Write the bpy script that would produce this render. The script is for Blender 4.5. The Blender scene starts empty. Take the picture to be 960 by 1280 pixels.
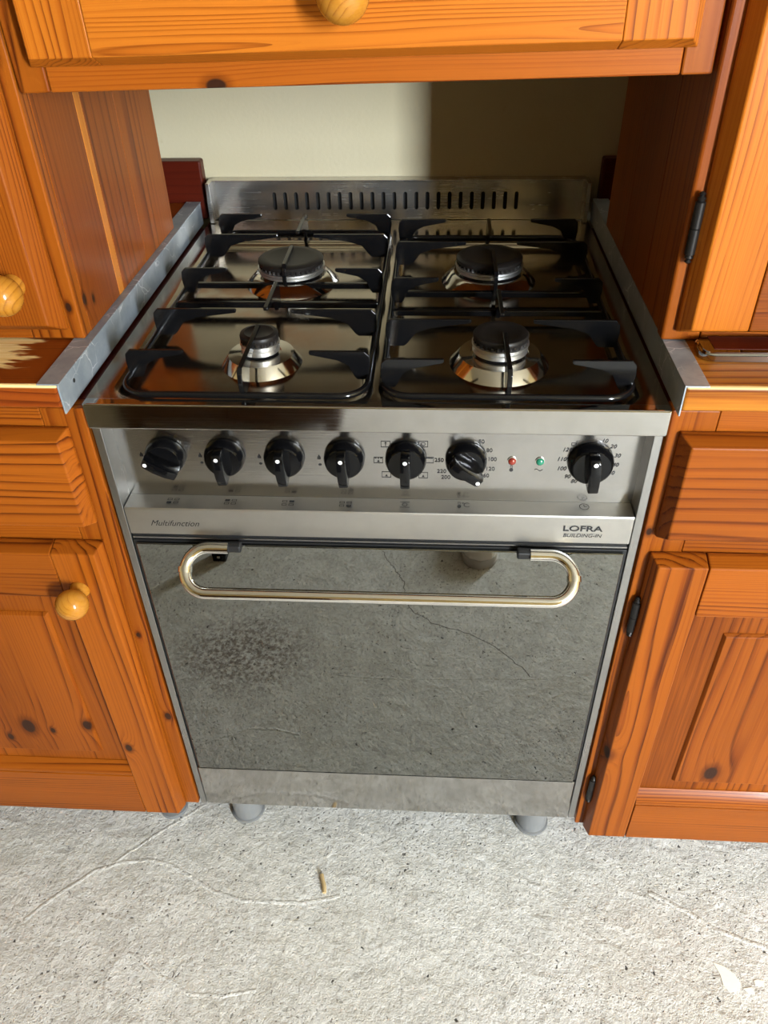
import bpy, bmesh, math, random
from mathutils import Vector, Matrix
random.seed(7)
PI = math.pi
SC = bpy.context.scene
COL = SC.collection

# ------------------------------------------------------------------ camera
CAM = Vector((0.06176, -0.69214, 1.26861)); PITCH, YAW, ROLL, FPX = 0.66579, -0.07365, -0.02576, 983.98
fw = Vector((math.sin(YAW)*math.cos(PITCH), math.cos(YAW)*math.cos(PITCH), -math.sin(PITCH)))
rt = Vector((math.cos(YAW), -math.sin(YAW), 0)); up = rt.cross(fw)
r2 = rt*math.cos(ROLL) + up*math.sin(ROLL); u2 = -rt*math.sin(ROLL) + up*math.cos(ROLL)
cd = bpy.data.cameras.new('camera'); cam = bpy.data.objects.new('camera', cd); COL.objects.link(cam)
cam.matrix_world = Matrix(((r2.x, u2.x, -fw.x, CAM.x), (r2.y, u2.y, -fw.y, CAM.y), (r2.z, u2.z, -fw.z, CAM.z), (0, 0, 0, 1)))
cd.sensor_fit = 'VERTICAL'; cd.sensor_height = 24.0; cd.lens = 24.0*FPX/1280; cd.clip_start = 0.01; cd.clip_end = 100
SC.camera = cam

# ------------------------------------------------------------------ light
SC.view_settings.view_transform = 'Standard'; SC.view_settings.look = 'None'
SC.view_settings.exposure = 0.35; SC.view_settings.gamma = 1.0; SC.view_settings.use_curve_mapping = False
SC.cycles.use_denoising = True
SC.cycles.max_bounces = 10; SC.cycles.diffuse_bounces = 4; SC.cycles.glossy_bounces = 6
world = bpy.data.worlds.new('sky'); SC.world = world; world.use_nodes = True
bg = world.node_tree.nodes['Background']; bg.inputs[0].default_value = (0.78, 0.88, 1.0, 1); bg.inputs[1].default_value = 2.0
WINS = [  # daylight windows of the room: x0, x1, z0, z1 in the wall behind the camera, watts
    (1.90, 2.40, 0.80, 2.30, 520.0),
]
FRONT_Y, LEFT_X, RIGHT_X, CEIL_Z, BACK_Y = -3.3, -2.3, 3.0, 2.45, 0.60
for (x0, x1, z0, z1, w) in WINS:
    ld = bpy.data.lights.new('window_daylight', 'AREA'); ld.shape = 'RECTANGLE'
    ld.size, ld.size_y, ld.energy, ld.color = x1-x0, z1-z0, w, (0.86, 0.94, 1.0)
    lo = bpy.data.objects.new('window_daylight', ld); COL.objects.link(lo)
    lo.location = ((x0+x1)/2, FRONT_Y-0.10, (z0+z1)/2); lo.rotation_euler = (PI/2, 0, 0)

# ------------------------------------------------------------------ materials
class NT:
    def __init__(s, name):
        s.m = bpy.data.materials.new(name); s.m.use_nodes = True; s.t = s.m.node_tree
        s.b = s.t.nodes['Principled BSDF']
    def n(s, typ, **kw):
        nd = s.t.nodes.new(typ)
        for k, v in kw.items():
            if k.startswith('i_'): nd.inputs[k[2:].replace('_', ' ')].default_value = v
            else: setattr(nd, k, v)
        return nd
    def l(s, a, b): s.t.links.new(a, b)
    def vm(s, op, a, b=None):
        nd = s.n('ShaderNodeVectorMath', operation=op)
        for i, x in enumerate((a, b)):
            if x is None: continue
            if isinstance(x, (tuple, list)): nd.inputs[i].default_value = x
            else: s.l(x, nd.inputs[i])
        return nd.outputs['Value'] if op in ('LENGTH', 'DISTANCE', 'DOT_PRODUCT') else nd.outputs[0]
    def ma(s, op, a, b=None, c=None, clamp=False):
        nd = s.n('ShaderNodeMath', operation=op, use_clamp=clamp)
        for i, x in enumerate((a, b, c)):
            if x is None: continue
            if isinstance(x, (int, float)): nd.inputs[i].default_value = x
            else: s.l(x, nd.inputs[i])
        return nd.outputs[0]
    def mix(s, f, a, b, blend='MIX'):
        nd = s.n('ShaderNodeMix', data_type='RGBA', blend_type=blend)
        for k, x in ((0, f), (6, a), (7, b)):
            if isinstance(x, (int, float)): nd.inputs[k].default_value = x
            elif isinstance(x, (tuple, list)): nd.inputs[k].default_value = (*x[:3], 1)
            else: s.l(x, nd.inputs[k])
        return nd.outputs[2]
    def ramp(s, f, stops, interp='LINEAR'):
        nd = s.n('ShaderNodeValToRGB'); cr = nd.color_ramp; cr.interpolation = interp
        while len(cr.elements) < len(stops): cr.elements.new(0.5)
        for e, (p, c) in zip(cr.elements, stops):
            e.position = p; e.color = (*c, 1) if isinstance(c, (tuple, list)) else (c, c, c, 1)
        s.l(f, nd.inputs[0]); return nd.outputs[0]
    def smooth(s, x, a, b):   # smoothstep a..b -> 0..1
        nd = s.n('ShaderNodeMapRange', interpolation_type='SMOOTHSTEP')
        nd.inputs[1].default_value, nd.inputs[2].default_value = a, b
        s.l(x, nd.inputs[0]); return nd.outputs[0]
    def noise(s, vec, scale, detail=2.0, rough=0.5, color=False):
        nd = s.n('ShaderNodeTexNoise'); nd.inputs['Scale'].default_value = scale
        nd.inputs['Detail'].default_value = detail; nd.inputs['Roughness'].default_value = rough
        s.l(vec, nd.inputs['Vector']); return nd.outputs['Color' if color else 'Fac']
    def bump(s, h, strength, dist, normal=None):
        nd = s.n('ShaderNodeBump'); nd.inputs['Strength'].default_value = strength; nd.inputs['Distance'].default_value = dist
        s.l(h, nd.inputs['Height'])
        if normal is not None: s.l(normal, nd.inputs['Normal'])
        return nd.outputs[0]
    def set(s, **kw):
        for k, v in kw.items():
            k = k.replace('_', ' ')
            if hasattr(v, 'node'): s.l(v, s.b.inputs[k])
            else: s.b.inputs[k].default_value = (*v, 1) if isinstance(v, tuple) and len(v) == 3 else v
        return s.m

def plain(name, col, rough=0.5, metal=0.0, **kw):
    t = NT(name); return t.set(Base_Color=col, Roughness=rough, Metallic=metal, **kw)

def wood(name, axis, light=(0.275, 0.070, 0.0055), mid=(0.195, 0.042, 0.0035), dark=(0.050, 0.0075, 0.001), knots=(), worn=None,
         period=0.0075, rough=0.36, seed=0.0, contrast=1.0, coat=0.05):
    t = NT(name); ai = 'XYZ'.index(axis)
    tc = t.n('ShaderNodeTexCoord').outputs['Object']
    rnd = t.ma('ADD', t.n('ShaderNodeObjectInfo').outputs['Random'], seed)
    cv = t.n('ShaderNodeCombineXYZ')
    t.l(t.ma('MULTIPLY', rnd, 13.7), cv.inputs[0]); t.l(t.ma('MULTIPLY', rnd, 7.31), cv.inputs[1]); t.l(t.ma('MULTIPLY', rnd, 23.9), cv.inputs[2])
    sc = [1.0, 1.0, 1.0]; sc[ai] = 0.11
    v1 = t.vm('MULTIPLY', tc, tuple(sc))
    vr = t.vm('ADD', v1, cv.outputs[0])
    nz = t.vm('SUBTRACT', t.noise(vr, 8.0, 2.0, 0.5, True), (0.5, 0.5, 0.5))
    nz = t.vm('MULTIPLY', nz, (0.055, 0.055, 0.055))
    nf = t.vm('SUBTRACT', t.noise(t.vm('MULTIPLY', vr, tuple(0.45 if i == ai else 1.0 for i in range(3))), 42.0, 1.0, 0.5, True), (0.5, 0.5, 0.5))
    nz = t.vm('ADD', nz, t.vm('MULTIPLY', nf, (0.011, 0.011, 0.011)))
    # ring centre away from the face, shifted at random per piece
    ctr = t.n('ShaderNodeCombineXYZ')
    cross = [i for i in range(3) if i != ai]
    t.l(t.ma('MULTIPLY_ADD', t.ma('FRACT', t.ma('MULTIPLY', rnd, 17.3)), 0.22, -0.11), ctr.inputs[cross[0]])
    t.l(t.ma('MULTIPLY_ADD', t.ma('FRACT', t.ma('MULTIPLY', rnd, 41.7)), 0.05, 0.045), ctr.inputs[cross[1]])
    rv = t.vm('ADD', t.vm('ADD', v1, ctr.outputs[0]), nz)
    kd = None
    for k in knots:
        ks = [1.0, 1.0, 1.0]; ks[ai] = 0.62
        d = t.vm('LENGTH', t.vm('MULTIPLY', t.vm('SUBTRACT', tc, tuple(k[:3])), tuple(ks)))
        d = t.ma('DIVIDE', d, k[3])
        kd = d if kd is None else t.ma('MINIMUM', kd, d)
    if kd is not None:
        push = t.ma('MULTIPLY', t.ma('EXPONENT', t.ma('MULTIPLY', kd, -0.6)), 0.014)
        pv = t.n('ShaderNodeCombineXYZ'); t.l(push, pv.inputs[cross[0]]); t.l(push, pv.inputs[cross[1]])
        rv = t.vm('ADD', rv, pv.outputs[0])
    w = t.n('ShaderNodeTexWave', wave_type='RINGS', rings_direction=axis, wave_profile='SAW')
    w.inputs['Scale'].default_value = 0.31416/period
    w.inputs['Distortion'].default_value = 0.8; w.inputs['Detail'].default_value = 2.0; w.inputs['Detail Scale'].default_value = 1.0
    t.l(rv, w.inputs['Vector'])
    w2 = t.n('ShaderNodeTexWave', wave_type='RINGS', rings_direction=axis, wave_profile='SAW')
    w2.inputs['Scale'].default_value = 0.31416/(period*0.43); w2.inputs['Distortion'].default_value = 0.6; w2.inputs['Detail'].default_value = 1.0
    t.l(rv, w2.inputs['Vector'])
    amp = t.smooth(t.noise(t.vm('MULTIPLY', vr, tuple(0.5 if i == ai else 1.0 for i in range(3))), 26.0, 2.0), 0.30, 0.62)
    ring = t.ma('MULTIPLY', w.outputs['Fac'], t.ma('MULTIPLY_ADD', amp, 0.62, 0.38))
    ring = t.ma('MAXIMUM', ring, t.ma('MULTIPLY', w2.outputs['Fac'], t.ma('MULTIPLY_ADD', amp, -0.30, 0.74)))
    fs = [500.0]*3; fs[ai] = 9.0
    fib = t.noise(t.vm('MULTIPLY', tc, tuple(fs)), 1.0, 2.0)
    col = t.ramp(ring, [(0.0, light), (0.42, light), (0.68, mid), (0.86, dark), (1.0, light)])
    col = t.mix(min(contrast, 1.0), mid, col)
    broad = t.noise(vr, 5.0, 2.0)
    col = t.mix(t.smooth(broad, 0.35, 0.75), col, t.mix(0.55, col, dark))
    col = t.mix(t.smooth(fib, 0.42, 0.75), col, t.mix(0.35, col, light))
    if kd is not None:
        core = t.ma('SUBTRACT', 1.0, t.smooth(kd, 0.70, 1.05))
        halo = t.ma('SUBTRACT', 1.0, t.smooth(kd, 0.9, 2.0))
        col = t.mix(t.ma('MULTIPLY', halo, 0.55), col, dark)
        col = t.mix(core, col, (0.028, 0.010, 0.005))
    rg = rough
    if worn is not None:   # bare patches where the varnish has worn off; worn(t, tc) -> mask socket
        mk = worn(t, tc)
        bare = t.mix(t.smooth(fib, 0.3, 0.7), (0.74, 0.50, 0.19), (0.86, 0.66, 0.33))
        col = t.mix(mk, col, bare)
        rg = t.ma('MULTIPLY_ADD', mk, 0.3, rough)
    h = t.ma('ADD', t.ma('MULTIPLY', ring, -0.15), t.ma('MULTIPLY', fib, 0.5))
    return t.set(Base_Color=col, Roughness=rg, Coat_Weight=coat, Coat_Roughness=0.12, Specular_IOR_Level=0.12, Normal=t.bump(h, 0.25, 0.0005))

def steel(name, col=(0.60, 0.585, 0.56), rough=0.25, axis='X', brush=0.35, stain=None, dist=0.00012):
    t = NT(name); tc = t.n('ShaderNodeTexCoord').outputs['Object']
    fs = [1400.0]*3; fs['XYZ'.index(axis)] = 7.0
    f = t.noise(t.vm('MULTIPLY', tc, tuple(fs)), 1.0, 2.0)
    g = t.noise(tc, 14.0, 4.0, 0.6)
    r = t.ma('ADD', t.ma('MULTIPLY_ADD', f, 0.10, rough-0.05), t.ma('MULTIPLY_ADD', g, 0.14, -0.07))
    c = t.mix(t.smooth(g, 0.3, 0.8), col, tuple(x*0.86 for x in col))
    if stain:
        k = t.smooth(t.noise(tc, 11.0, 5.0, 0.62), 0.50, 0.72)
        px = t.n('ShaderNodeSeparateXYZ'); t.l(tc, px.inputs[0])
        side = t.smooth(px.outputs[0], 0.10, -0.28)
        c = t.mix(t.ma('MULTIPLY', t.ma('MULTIPLY', k, side), 0.85), c, stain)
        r = t.ma('MULTIPLY_ADD', t.ma('MULTIPLY', k, side), 0.12, r)
    return t.set(Base_Color=c, Metallic=1.0, Roughness=r, Normal=t.bump(f, brush, dist))

M = {}
M['woodX'] = wood('pine_grain_across', 'X', period=.0052); M['woodZ'] = wood('pine_grain_upright', 'Z', period=.0070); M['woodY'] = wood('pine_grain_deep', 'Y')
M['panelZ'] = wood('pine_panel_upright', 'Z', period=0.011, contrast=0.75)
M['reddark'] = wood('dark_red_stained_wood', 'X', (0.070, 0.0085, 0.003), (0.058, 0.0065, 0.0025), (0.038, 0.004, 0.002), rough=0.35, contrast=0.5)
M['knobwood'] = wood('pale_turned_wood', 'Y', (0.44, 0.19, 0.024), (0.38, 0.15, 0.016), (0.22, 0.075, 0.007), period=0.006, rough=0.2, coat=0.5, contrast=0.7)
M['steel'] = steel('brushed_steel')
M['steel_fascia'] = steel('brushed_steel_fascia', (0.44, 0.434, 0.428), 0.19, brush=0.5)
M['steel_hob'] = steel('hob_steel', (0.36, 0.315, 0.255), 0.13, brush=0.2, stain=(0.36, 0.15, 0.05))
M['steel_mirror'] = steel('polished_steel', (0.46, 0.452, 0.436), 0.07, brush=0.05)
M['steel_trim'] = steel('trim_steel', (0.39, 0.39, 0.386), 0.30, 'Z')
def zinc():
    t = NT('scratched_zinc_strip'); tc = t.n('ShaderNodeTexCoord').outputs['Object']
    g = t.noise(tc, 30.0, 4.0, 0.6)
    d = t.vm('ADD', tc, t.vm('MULTIPLY', t.noise(tc, 40.0, 2.0, 0.5, True), (0.02, 0.02, 0.02)))
    v = t.n('ShaderNodeTexVoronoi', feature='DISTANCE_TO_EDGE'); v.inputs['Scale'].default_value = 38.0; t.l(d, v.inputs['Vector'])
    sc = t.ma('MULTIPLY', t.ma('SUBTRACT', 1.0, t.smooth(v.outputs['Distance'], 0.008, 0.03)), t.smooth(t.noise(tc, 16.0, 2.0), 0.48, 0.60))
    c = t.mix(t.smooth(g, 0.3, 0.7), (0.235, 0.275, 0.315), (0.33, 0.365, 0.40))
    c = t.mix(t.ma('MULTIPLY', sc, 0.8), c, (0.68, 0.70, 0.72))
    return t.set(Base_Color=c, Metallic=0.35, Roughness=t.ma('MULTIPLY_ADD', g, 0.2, 0.32), Normal=t.bump(g, 0.2, 0.0005))
M['zinc'] = zinc()
M['chrome'] = plain('chrome', (0.80, 0.79, 0.77), 0.035, 1.0)
M['alu'] = steel('cast_aluminium', (0.68, 0.68, 0.67), 0.38, brush=0.8, dist=0.0004)
M['enamel'] = plain('black_enamel', (0.004, 0.004, 0.0045), 0.14, 0.0, Specular_IOR_Level=0.35)
M['cap'] = plain('burner_cap_enamel', (0.012, 0.010, 0.009), 0.42, Specular_IOR_Level=0.25)
M['blackplastic'] = plain('black_plastic', (0.003, 0.003, 0.0035), 0.10, Specular_IOR_Level=0.25)
M['blackmat'] = plain('black_gasket', (0.008, 0.008, 0.009), 0.45)
M['void'] = plain('dark_cavity', (0.004, 0.004, 0.004), 0.9)
M['print'] = plain('black_print', (0.012, 0.012, 0.014), 0.5)
M['white'] = plain('white_dot', (0.85, 0.85, 0.83), 0.4)
M['iron'] = plain('blackened_iron', (0.020, 0.018, 0.017), 0.38, 0.6)
M['feet'] = plain('grey_plastic_foot', (0.17, 0.175, 0.18), 0.3)
M['red'] = plain('red_indicator', (0.20, 0.022, 0.012), 0.15, Coat_Weight=0.6)
M['green'] = plain('green_indicator', (0.015, 0.17, 0.10), 0.15, Coat_Weight=0.6)
M['body'] = plain('cooker_body_paint', (0.12, 0.12, 0.12), 0.5)
M['mirror'] = plain('dark_mirror_glass', (0.225, 0.23, 0.215), 0.015, 1.0)
M['rubber'] = plain('grey_rubber_sole', (0.50, 0.48, 0.46), 0.55)
M['canvas'] = plain('white_canvas', (0.78, 0.77, 0.74), 0.8)
M['paint'] = plain('cream_paint_splash', (0.92, 0.90, 0.80), 0.5)
M['straw'] = plain('tan_wood_sliver', (0.52, 0.38, 0.19), 0.7)
M['ceilpaint'] = plain('white_ceiling_paint', (0.36, 0.33, 0.26), 0.9)

def wall_mat(name, col):
    t = NT(name); tc = t.n('ShaderNodeTexCoord').outputs['Object']
    a = t.noise(tc, 3.0, 4.0); b = t.noise(tc, 160.0, 3.0)
    c = t.mix(t.smooth(a, 0.3, 0.75), col, tuple(x*f for x, f in zip(col, (0.94, 0.92, 0.86))))
    d = t.smooth(t.noise(tc, 22.0, 4.0, 0.65), 0.66, 0.78)
    c = t.mix(t.ma('MULTIPLY', d, 0.45), c, (0.30, 0.24, 0.13))
    v = t.n('ShaderNodeTexVoronoi', feature='F1'); v.inputs['Scale'].default_value = 16.0
    t.l(tc, v.inputs['Vector'])
    sel = t.n('ShaderNodeSeparateColor'); t.l(v.outputs['Color'], sel.inputs[0])
    spot = t.ma('MULTIPLY', t.ma('SUBTRACT', 1.0, t.smooth(v.outputs['Distance'], 0.02, 0.045)), t.ma('GREATER_THAN', sel.outputs[0], 0.72))
    c = t.mix(t.ma('MULTIPLY', spot, 0.8), c, (0.10, 0.06, 0.03))
    return t.set(Base_Color=c, Roughness=0.85, Normal=t.bump(b, 0.25, 0.0012))
M['wall'] = wall_mat('cream_wall_paint', (0.43, 0.385, 0.265))
M['wall_room'] = plain('ochre_room_paint', (0.46, 0.36, 0.18), 0.9)

def concrete():
    t = NT('bare_concrete'); tc = t.n('ShaderNodeTexCoord').outputs['Object']
    n1 = t.noise(tc, 2.6, 5.0, 0.6); n2 = t.noise(tc, 24.0, 5.0, 0.65); n3 = t.noise(tc, 150.0, 4.0, 0.62); n4 = t.noise(tc, 420.0, 2.0, 0.6)
    dist = t.vm('ADD', tc, t.vm('MULTIPLY', t.vm('SUBTRACT', t.noise(tc, 95.0, 2.0, 0.6, True), (0.5, 0.5, 0.5)), (0.016, 0.016, 0.016)))
    def pits(scale, sel_t, r0, r1):
        v = t.n('ShaderNodeTexVoronoi', feature='F1'); v.inputs['Scale'].default_value = scale
        t.l(dist, v.inputs['Vector'])
        s = t.n('ShaderNodeSeparateColor'); t.l(v.outputs['Color'], s.inputs[0])
        return t.ma('MULTIPLY', t.ma('SUBTRACT', 1.0, t.smooth(v.outputs['Distance'], r0, r1)), t.ma('GREATER_THAN', s.outputs[0], sel_t))
    big = pits(48.0, 0.66, 0.07, 0.14); mid_ = pits(85.0, 0.42, 0.09, 0.19); small = pits(170.0, 0.40, 0.14, 0.28)
    zone = t.smooth(t.noise(tc, 4.5, 3.0), 0.36, 0.62)      # patches with more and with fewer pores
    mid_ = t.ma('MULTIPLY', mid_, zone); small = t.ma('MULTIPLY', small, t.ma('MULTIPLY_ADD', zone, 0.7, 0.3))
    c = t.mix(t.smooth(n2, 0.3, 0.70), (0.57, 0.565, 0.548), (0.725, 0.722, 0.71))
    c = t.mix(t.smooth(n1, 0.42, 0.75), c, t.mix(0.6, c, (0.52, 0.495, 0.44)))
    c = t.mix(t.ma('MULTIPLY', t.smooth(n3, 0.50, 0.68), 0.55), c, (0.40, 0.385, 0.35))
    c = t.mix(t.ma('MULTIPLY', t.smooth(n4, 0.55, 0.72), 0.40), c, (0.33, 0.32, 0.29))
    c = t.mix(t.ma('MULTIPLY', t.smooth(n3, 0.46, 0.30), 0.55), c, (0.79, 0.786, 0.775))
    # brown rough patch in front of the cooker (seen in the oven door)
    ps = t.vm('LENGTH', t.vm('MULTIPLY', t.vm('SUBTRACT', dist, (-0.33-0.35, -0.43+1.30, 0.05)), (5.0, 7.0, 1.0)))
    patch = t.ma('MULTIPLY', t.ma('SUBTRACT', 1.0, t.smooth(ps, 0.30, 1.0)), t.smooth(n3, 0.40, 0.60))
    c = t.mix(t.ma('MULTIPLY', patch, 0.7), c, (0.13, 0.075, 0.05))
    c = t.mix(t.ma('MULTIPLY', small, 0.80), c, (0.15, 0.14, 0.125))
    c = t.mix(t.ma('MULTIPLY', mid_, 0.9), c, (0.06, 0.055, 0.05))
    c = t.mix(t.ma('MULTIPLY', big, 0.95), c, (0.035, 0.032, 0.03))
    # trowel sweeps
    w = t.n('ShaderNodeTexWave', wave_type='BANDS', bands_direction='DIAGONAL', wave_profile='SIN')
    w.inputs['Scale'].default_value = 7.0; w.inputs['Distortion'].default_value = 16.0; w.inputs['Detail'].default_value = 4.0; w.inputs['Detail Scale'].default_value = 0.7
    t.l(tc, w.inputs['Vector'])
    h = t.ma('ADD', t.ma('MULTIPLY', n3, 1.3), t.ma('MULTIPLY', n2, 2.2))
    h = t.ma('ADD', h, t.ma('MULTIPLY', n4, 0.5))
    h = t.ma('ADD', h, t.ma('MULTIPLY', t.ma('POWER', w.outputs['Fac'], 6.0), 0.5))
    h = t.ma('SUBTRACT', h, t.ma('MULTIPLY', t.ma('ADD', t.ma('ADD', big, mid_), small), 0.8))
    return t.set(Base_Color=c, Roughness=0.78, Normal=t.bump(h, 0.7, 0.0026))
M['concrete'] = concrete()

def pane_mat():
    m = bpy.data.materials.new('clear_window_glass'); m.use_nodes = True; t = m.node_tree
    t.nodes.remove(t.nodes['Principled BSDF']); out = t.nodes['Material Output']
    a = t.nodes.new('ShaderNodeBsdfTransparent'); g = t.nodes.new('ShaderNodeBsdfGlossy'); g.inputs['Roughness'].default_value = 0.02
    x = t.nodes.new('ShaderNodeMixShader'); x.inputs[0].default_value = 0.06
    t.links.new(a.outputs[0], x.inputs[1]); t.links.new(g.outputs[0], x.inputs[2]); t.links.new(x.outputs[0], out.inputs[0])
    return m
M['pane'] = pane_mat()

# ------------------------------------------------------------------ builders
WORG = {}   # world origin of every object (roots unrotated while building)
def link(name, me, mat, parent, org):
    o = bpy.data.objects.new(name, me); COL.objects.link(o)
    if mat is not None and me is not None and not me.materials: me.materials.append(M[mat] if isinstance(mat, str) else mat)
    org = Vector(org); WORG[o.name] = org
    if parent is not None:
        o.parent = parent; o.location = org - WORG[parent.name]
    else: o.location = org
    return o
def thing(name, org, label, cat, group=None):
    o = link(name, None, None, None, org); o.empty_display_size = 0.05
    return tag(o, label, cat, group)
def tag(o, label, cat, group=None):
    o['label'] = label; o['category'] = cat
    if group: o['group'] = group
    return o
def structure(o): o['kind'] = 'structure'; return o
def bm_obj(name, bm, mat, parent, org, smooth=False):
    me = bpy.data.meshes.new(name); bmesh.ops.recalc_face_normals(bm, faces=bm.faces); bm.to_mesh(me); bm.free()
    if smooth:
        for p in me.polygons: p.use_smooth = True
        me.set_sharp_from_angle(angle=math.radians(38))
    return link(name, me, mat, parent, org)
def bevel(bm, w, seg=2):
    if w > 0: bmesh.ops.bevel(bm, geom=list(bm.edges), offset=w, segments=seg, affect='EDGES', profile=0.5, clamp_overlap=True)
def bm_box(bm, x0, x1, y0, y1, z0, z1):
    r = bmesh.ops.create_cube(bm, size=1.0)
    for v in r['verts']: v.co = Vector(((x0+x1)/2+v.co.x*(x1-x0), (y0+y1)/2+v.co.y*(y1-y0), (z0+z1)/2+v.co.z*(z1-z0)))
    return r['verts']
def box(name, x0, x1, y0, y1, z0, z1, mat, parent=None, bev=0.0015, seg=2):
    c = Vector(((x0+x1)/2, (y0+y1)/2, (z0+z1)/2)); bm = bmesh.new()
    bm_box(bm, x0-c.x, x1-c.x, y0-c.y, y1-c.y, z0-c.z, z1-c.z); bevel(bm, bev, seg)
    return bm_obj(name, bm, mat, parent, c)
def taper(name, x0, x1, z0, z1, y_back, y_front, cx0, cx1, cz0, cz1, mat, parent, side=0.005, bev=0.0015):
    """board on a front: base rectangle at y_back, face inset by cx0/cx1/cz0/cz1 at y_front"""
    c = Vector(((x0+x1)/2, (y_back+y_front)/2, (z0+z1)/2)); bm = bmesh.new()
    ys = y_back-side if y_front < y_back else y_back+side
    rings = [((x0, x1, z0, z1), y_back), ((x0, x1, z0, z1), ys), ((x0+cx0, x1-cx1, z0+cz0, z1-cz1), y_front)]
    vs = []
    for (a, b, d, e), y in rings:
        vs.append([bm.verts.new(Vector(p)-c) for p in ((a, y, d), (b, y, d), (b, y, e), (a, y, e))])
    bm.faces.new(vs[0]); bm.faces.new(vs[2])
    for r0, r1 in zip(vs, vs[1:]):
        for i in range(4): bm.faces.new((r0[i], r0[(i+1) % 4], r1[(i+1) % 4], r1[i]))
    bmesh.ops.recalc_face_normals(bm, faces=bm.faces); bevel(bm, bev, 2)
    return bm_obj(name, bm, mat, parent, c)
def bm_lathe(bm, prof, n=32, axis='Z', cap=True, ctr=(0, 0, 0)):
    ctr = Vector(ctr); rings = []
    for r, h in prof:
        ring = []
        for i in range(n):
            a = 2*PI*i/n; c, s = r*math.cos(a), r*math.sin(a)
            p = {'Z': (c, s, h), 'Y': (c, h, s), 'X': (h, c, s)}[axis]
            ring.append(bm.verts.new(ctr+Vector(p)))
        rings.append(ring)
    for a, b in zip(rings, rings[1:]):
        for i in range(n): bm.faces.new((a[i], a[(i+1) % n], b[(i+1) % n], b[i]))
    if cap: bm.faces.new(rings[0]); bm.faces.new(rings[-1])
def lathe(name, prof, org, mat, parent, n=32, axis='Z'):
    bm = bmesh.new(); bm_lathe(bm, prof, n, axis); return bm_obj(name, bm, mat, parent, org, True)
def bm_tube(bm, pts, r, n=10, closed=False, flat=1.0):
    pts = [Vector(p) for p in pts]; m = len(pts); rings = []; ref = None
    for i, p in enumerate(pts):
        a = pts[(i-1) % m] if (closed or i) else pts[i]; b = pts[(i+1) % m] if (closed or i < m-1) else pts[i]
        t = (b-a).normalized()
        if ref is None: ref = Vector((0, 0, 1)) if abs(t.z) < 0.9 else Vector((1, 0, 0))
        nx = (ref-t*ref.dot(t)).normalized(); ny = t.cross(nx); ref = nx
        rings.append([bm.verts.new(p+(nx*math.cos(2*PI*k/n)*flat+ny*math.sin(2*PI*k/n))*r) for k in range(n)])
    for i in range(m if closed else m-1):
        a, b = rings[i], rings[(i+1) % m]
        for k in range(n): bm.faces.new((a[k], a[(k+1) % n], b[(k+1) % n], b[k]))
    if not closed: bm.faces.new(rings[0]); bm.faces.new(rings[-1])
def tube(name, pts, r, org, mat, parent, n=10, closed=False, flat=1.0):
    org = Vector(org); bm = bmesh.new(); bm_tube(bm, [Vector(p)-org for p in pts], r, n, closed, flat)
    return bm_obj(name, bm, mat, parent, org, True)
def bm_prism(bm, poly, d0, d1, plane='XZ'):
    f = {'XZ': lambda a, b, d: (a, d, b), 'YZ': lambda a, b, d: (d, a, b), 'XY': lambda a, b, d: (a, b, d)}[plane]
    A = [bm.verts.new(f(a, b, d0)) for a, b in poly]; B = [bm.verts.new(f(a, b, d1)) for a, b in poly]
    bm.faces.new(A); bm.faces.new(B); k = len(poly)
    for i in range(k): bm.faces.new((A[i], A[(i+1) % k], B[(i+1) % k], B[i]))

# ------------------------------------------------------------------ the room
structure(box('floor', LEFT_X, RIGHT_X, FRONT_Y, BACK_Y+0.1, -0.10, 0.0, 'concrete', None, 0))
fl = bpy.data.objects['floor']
structure(box('wall_back', LEFT_X, RIGHT_X, BACK_Y, BACK_Y+0.1, 0.0, CEIL_Z, 'wall', None, 0))
structure(box('wall_left', LEFT_X-0.1, LEFT_X, FRONT_Y, BACK_Y+0.1, 0.0, CEIL_Z, 'wall_room', None, 0))
structure(box('wall_right', RIGHT_X, RIGHT_X+0.1, FRONT_Y, BACK_Y+0.1, 0.0, CEIL_Z, 'wall_room', None, 0))
structure(box('ceiling', LEFT_X-0.1, RIGHT_X+0.1, FRONT_Y-0.1, BACK_Y+0.1, CEIL_Z, CEIL_Z+0.1, 'ceilpaint', None, 0))
bm = bmesh.new()
xs = [LEFT_X-0.1]
for (x0, x1, z0, z1, w) in sorted(WINS):
    bm_box(bm, xs[-1], x0, FRONT_Y-0.1, FRONT_Y, 0, CEIL_Z)
    bm_box(bm, x0, x1, FRONT_Y-0.1, FRONT_Y, 0, z0); bm_box(bm, x0, x1, FRONT_Y-0.1, FRONT_Y, z1, CEIL_Z); xs.append(x1)
bm_box(bm, xs[-1], RIGHT_X+0.1, FRONT_Y-0.1, FRONT_Y, 0, CEIL_Z)
structure(bm_obj('wall_front', bm, 'wall_room', None, (0, 0, 0)))
for i, (x0, x1, z0, z1, w) in enumerate(WINS):
    yw = FRONT_Y-0.06
    wn = structure(link('window_%d' % (i+1), None, None, None, ((x0+x1)/2, yw, z0)))
    bm = bmesh.new(); o = Vector(((x0+x1)/2, yw, z0)); f = 0.045
    for a in ((x0, x1, z0, z0+f), (x0, x1, z1-f, z1), (x0, x0+f, z0+f, z1-f), (x1-f, x1, z0+f, z1-f)):
        bm_box(bm, a[0]-o.x, a[1]-o.x, -0.02, 0.02, a[2]-o.z, a[3]-o.z)
    bm_obj('window_frame', bm, 'white', wn, o)
    box('window_pane', x0+f, x1-f, yw-0.003, yw+0.003, z0+f, z1-f, 'pane', wn, 0)

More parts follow.
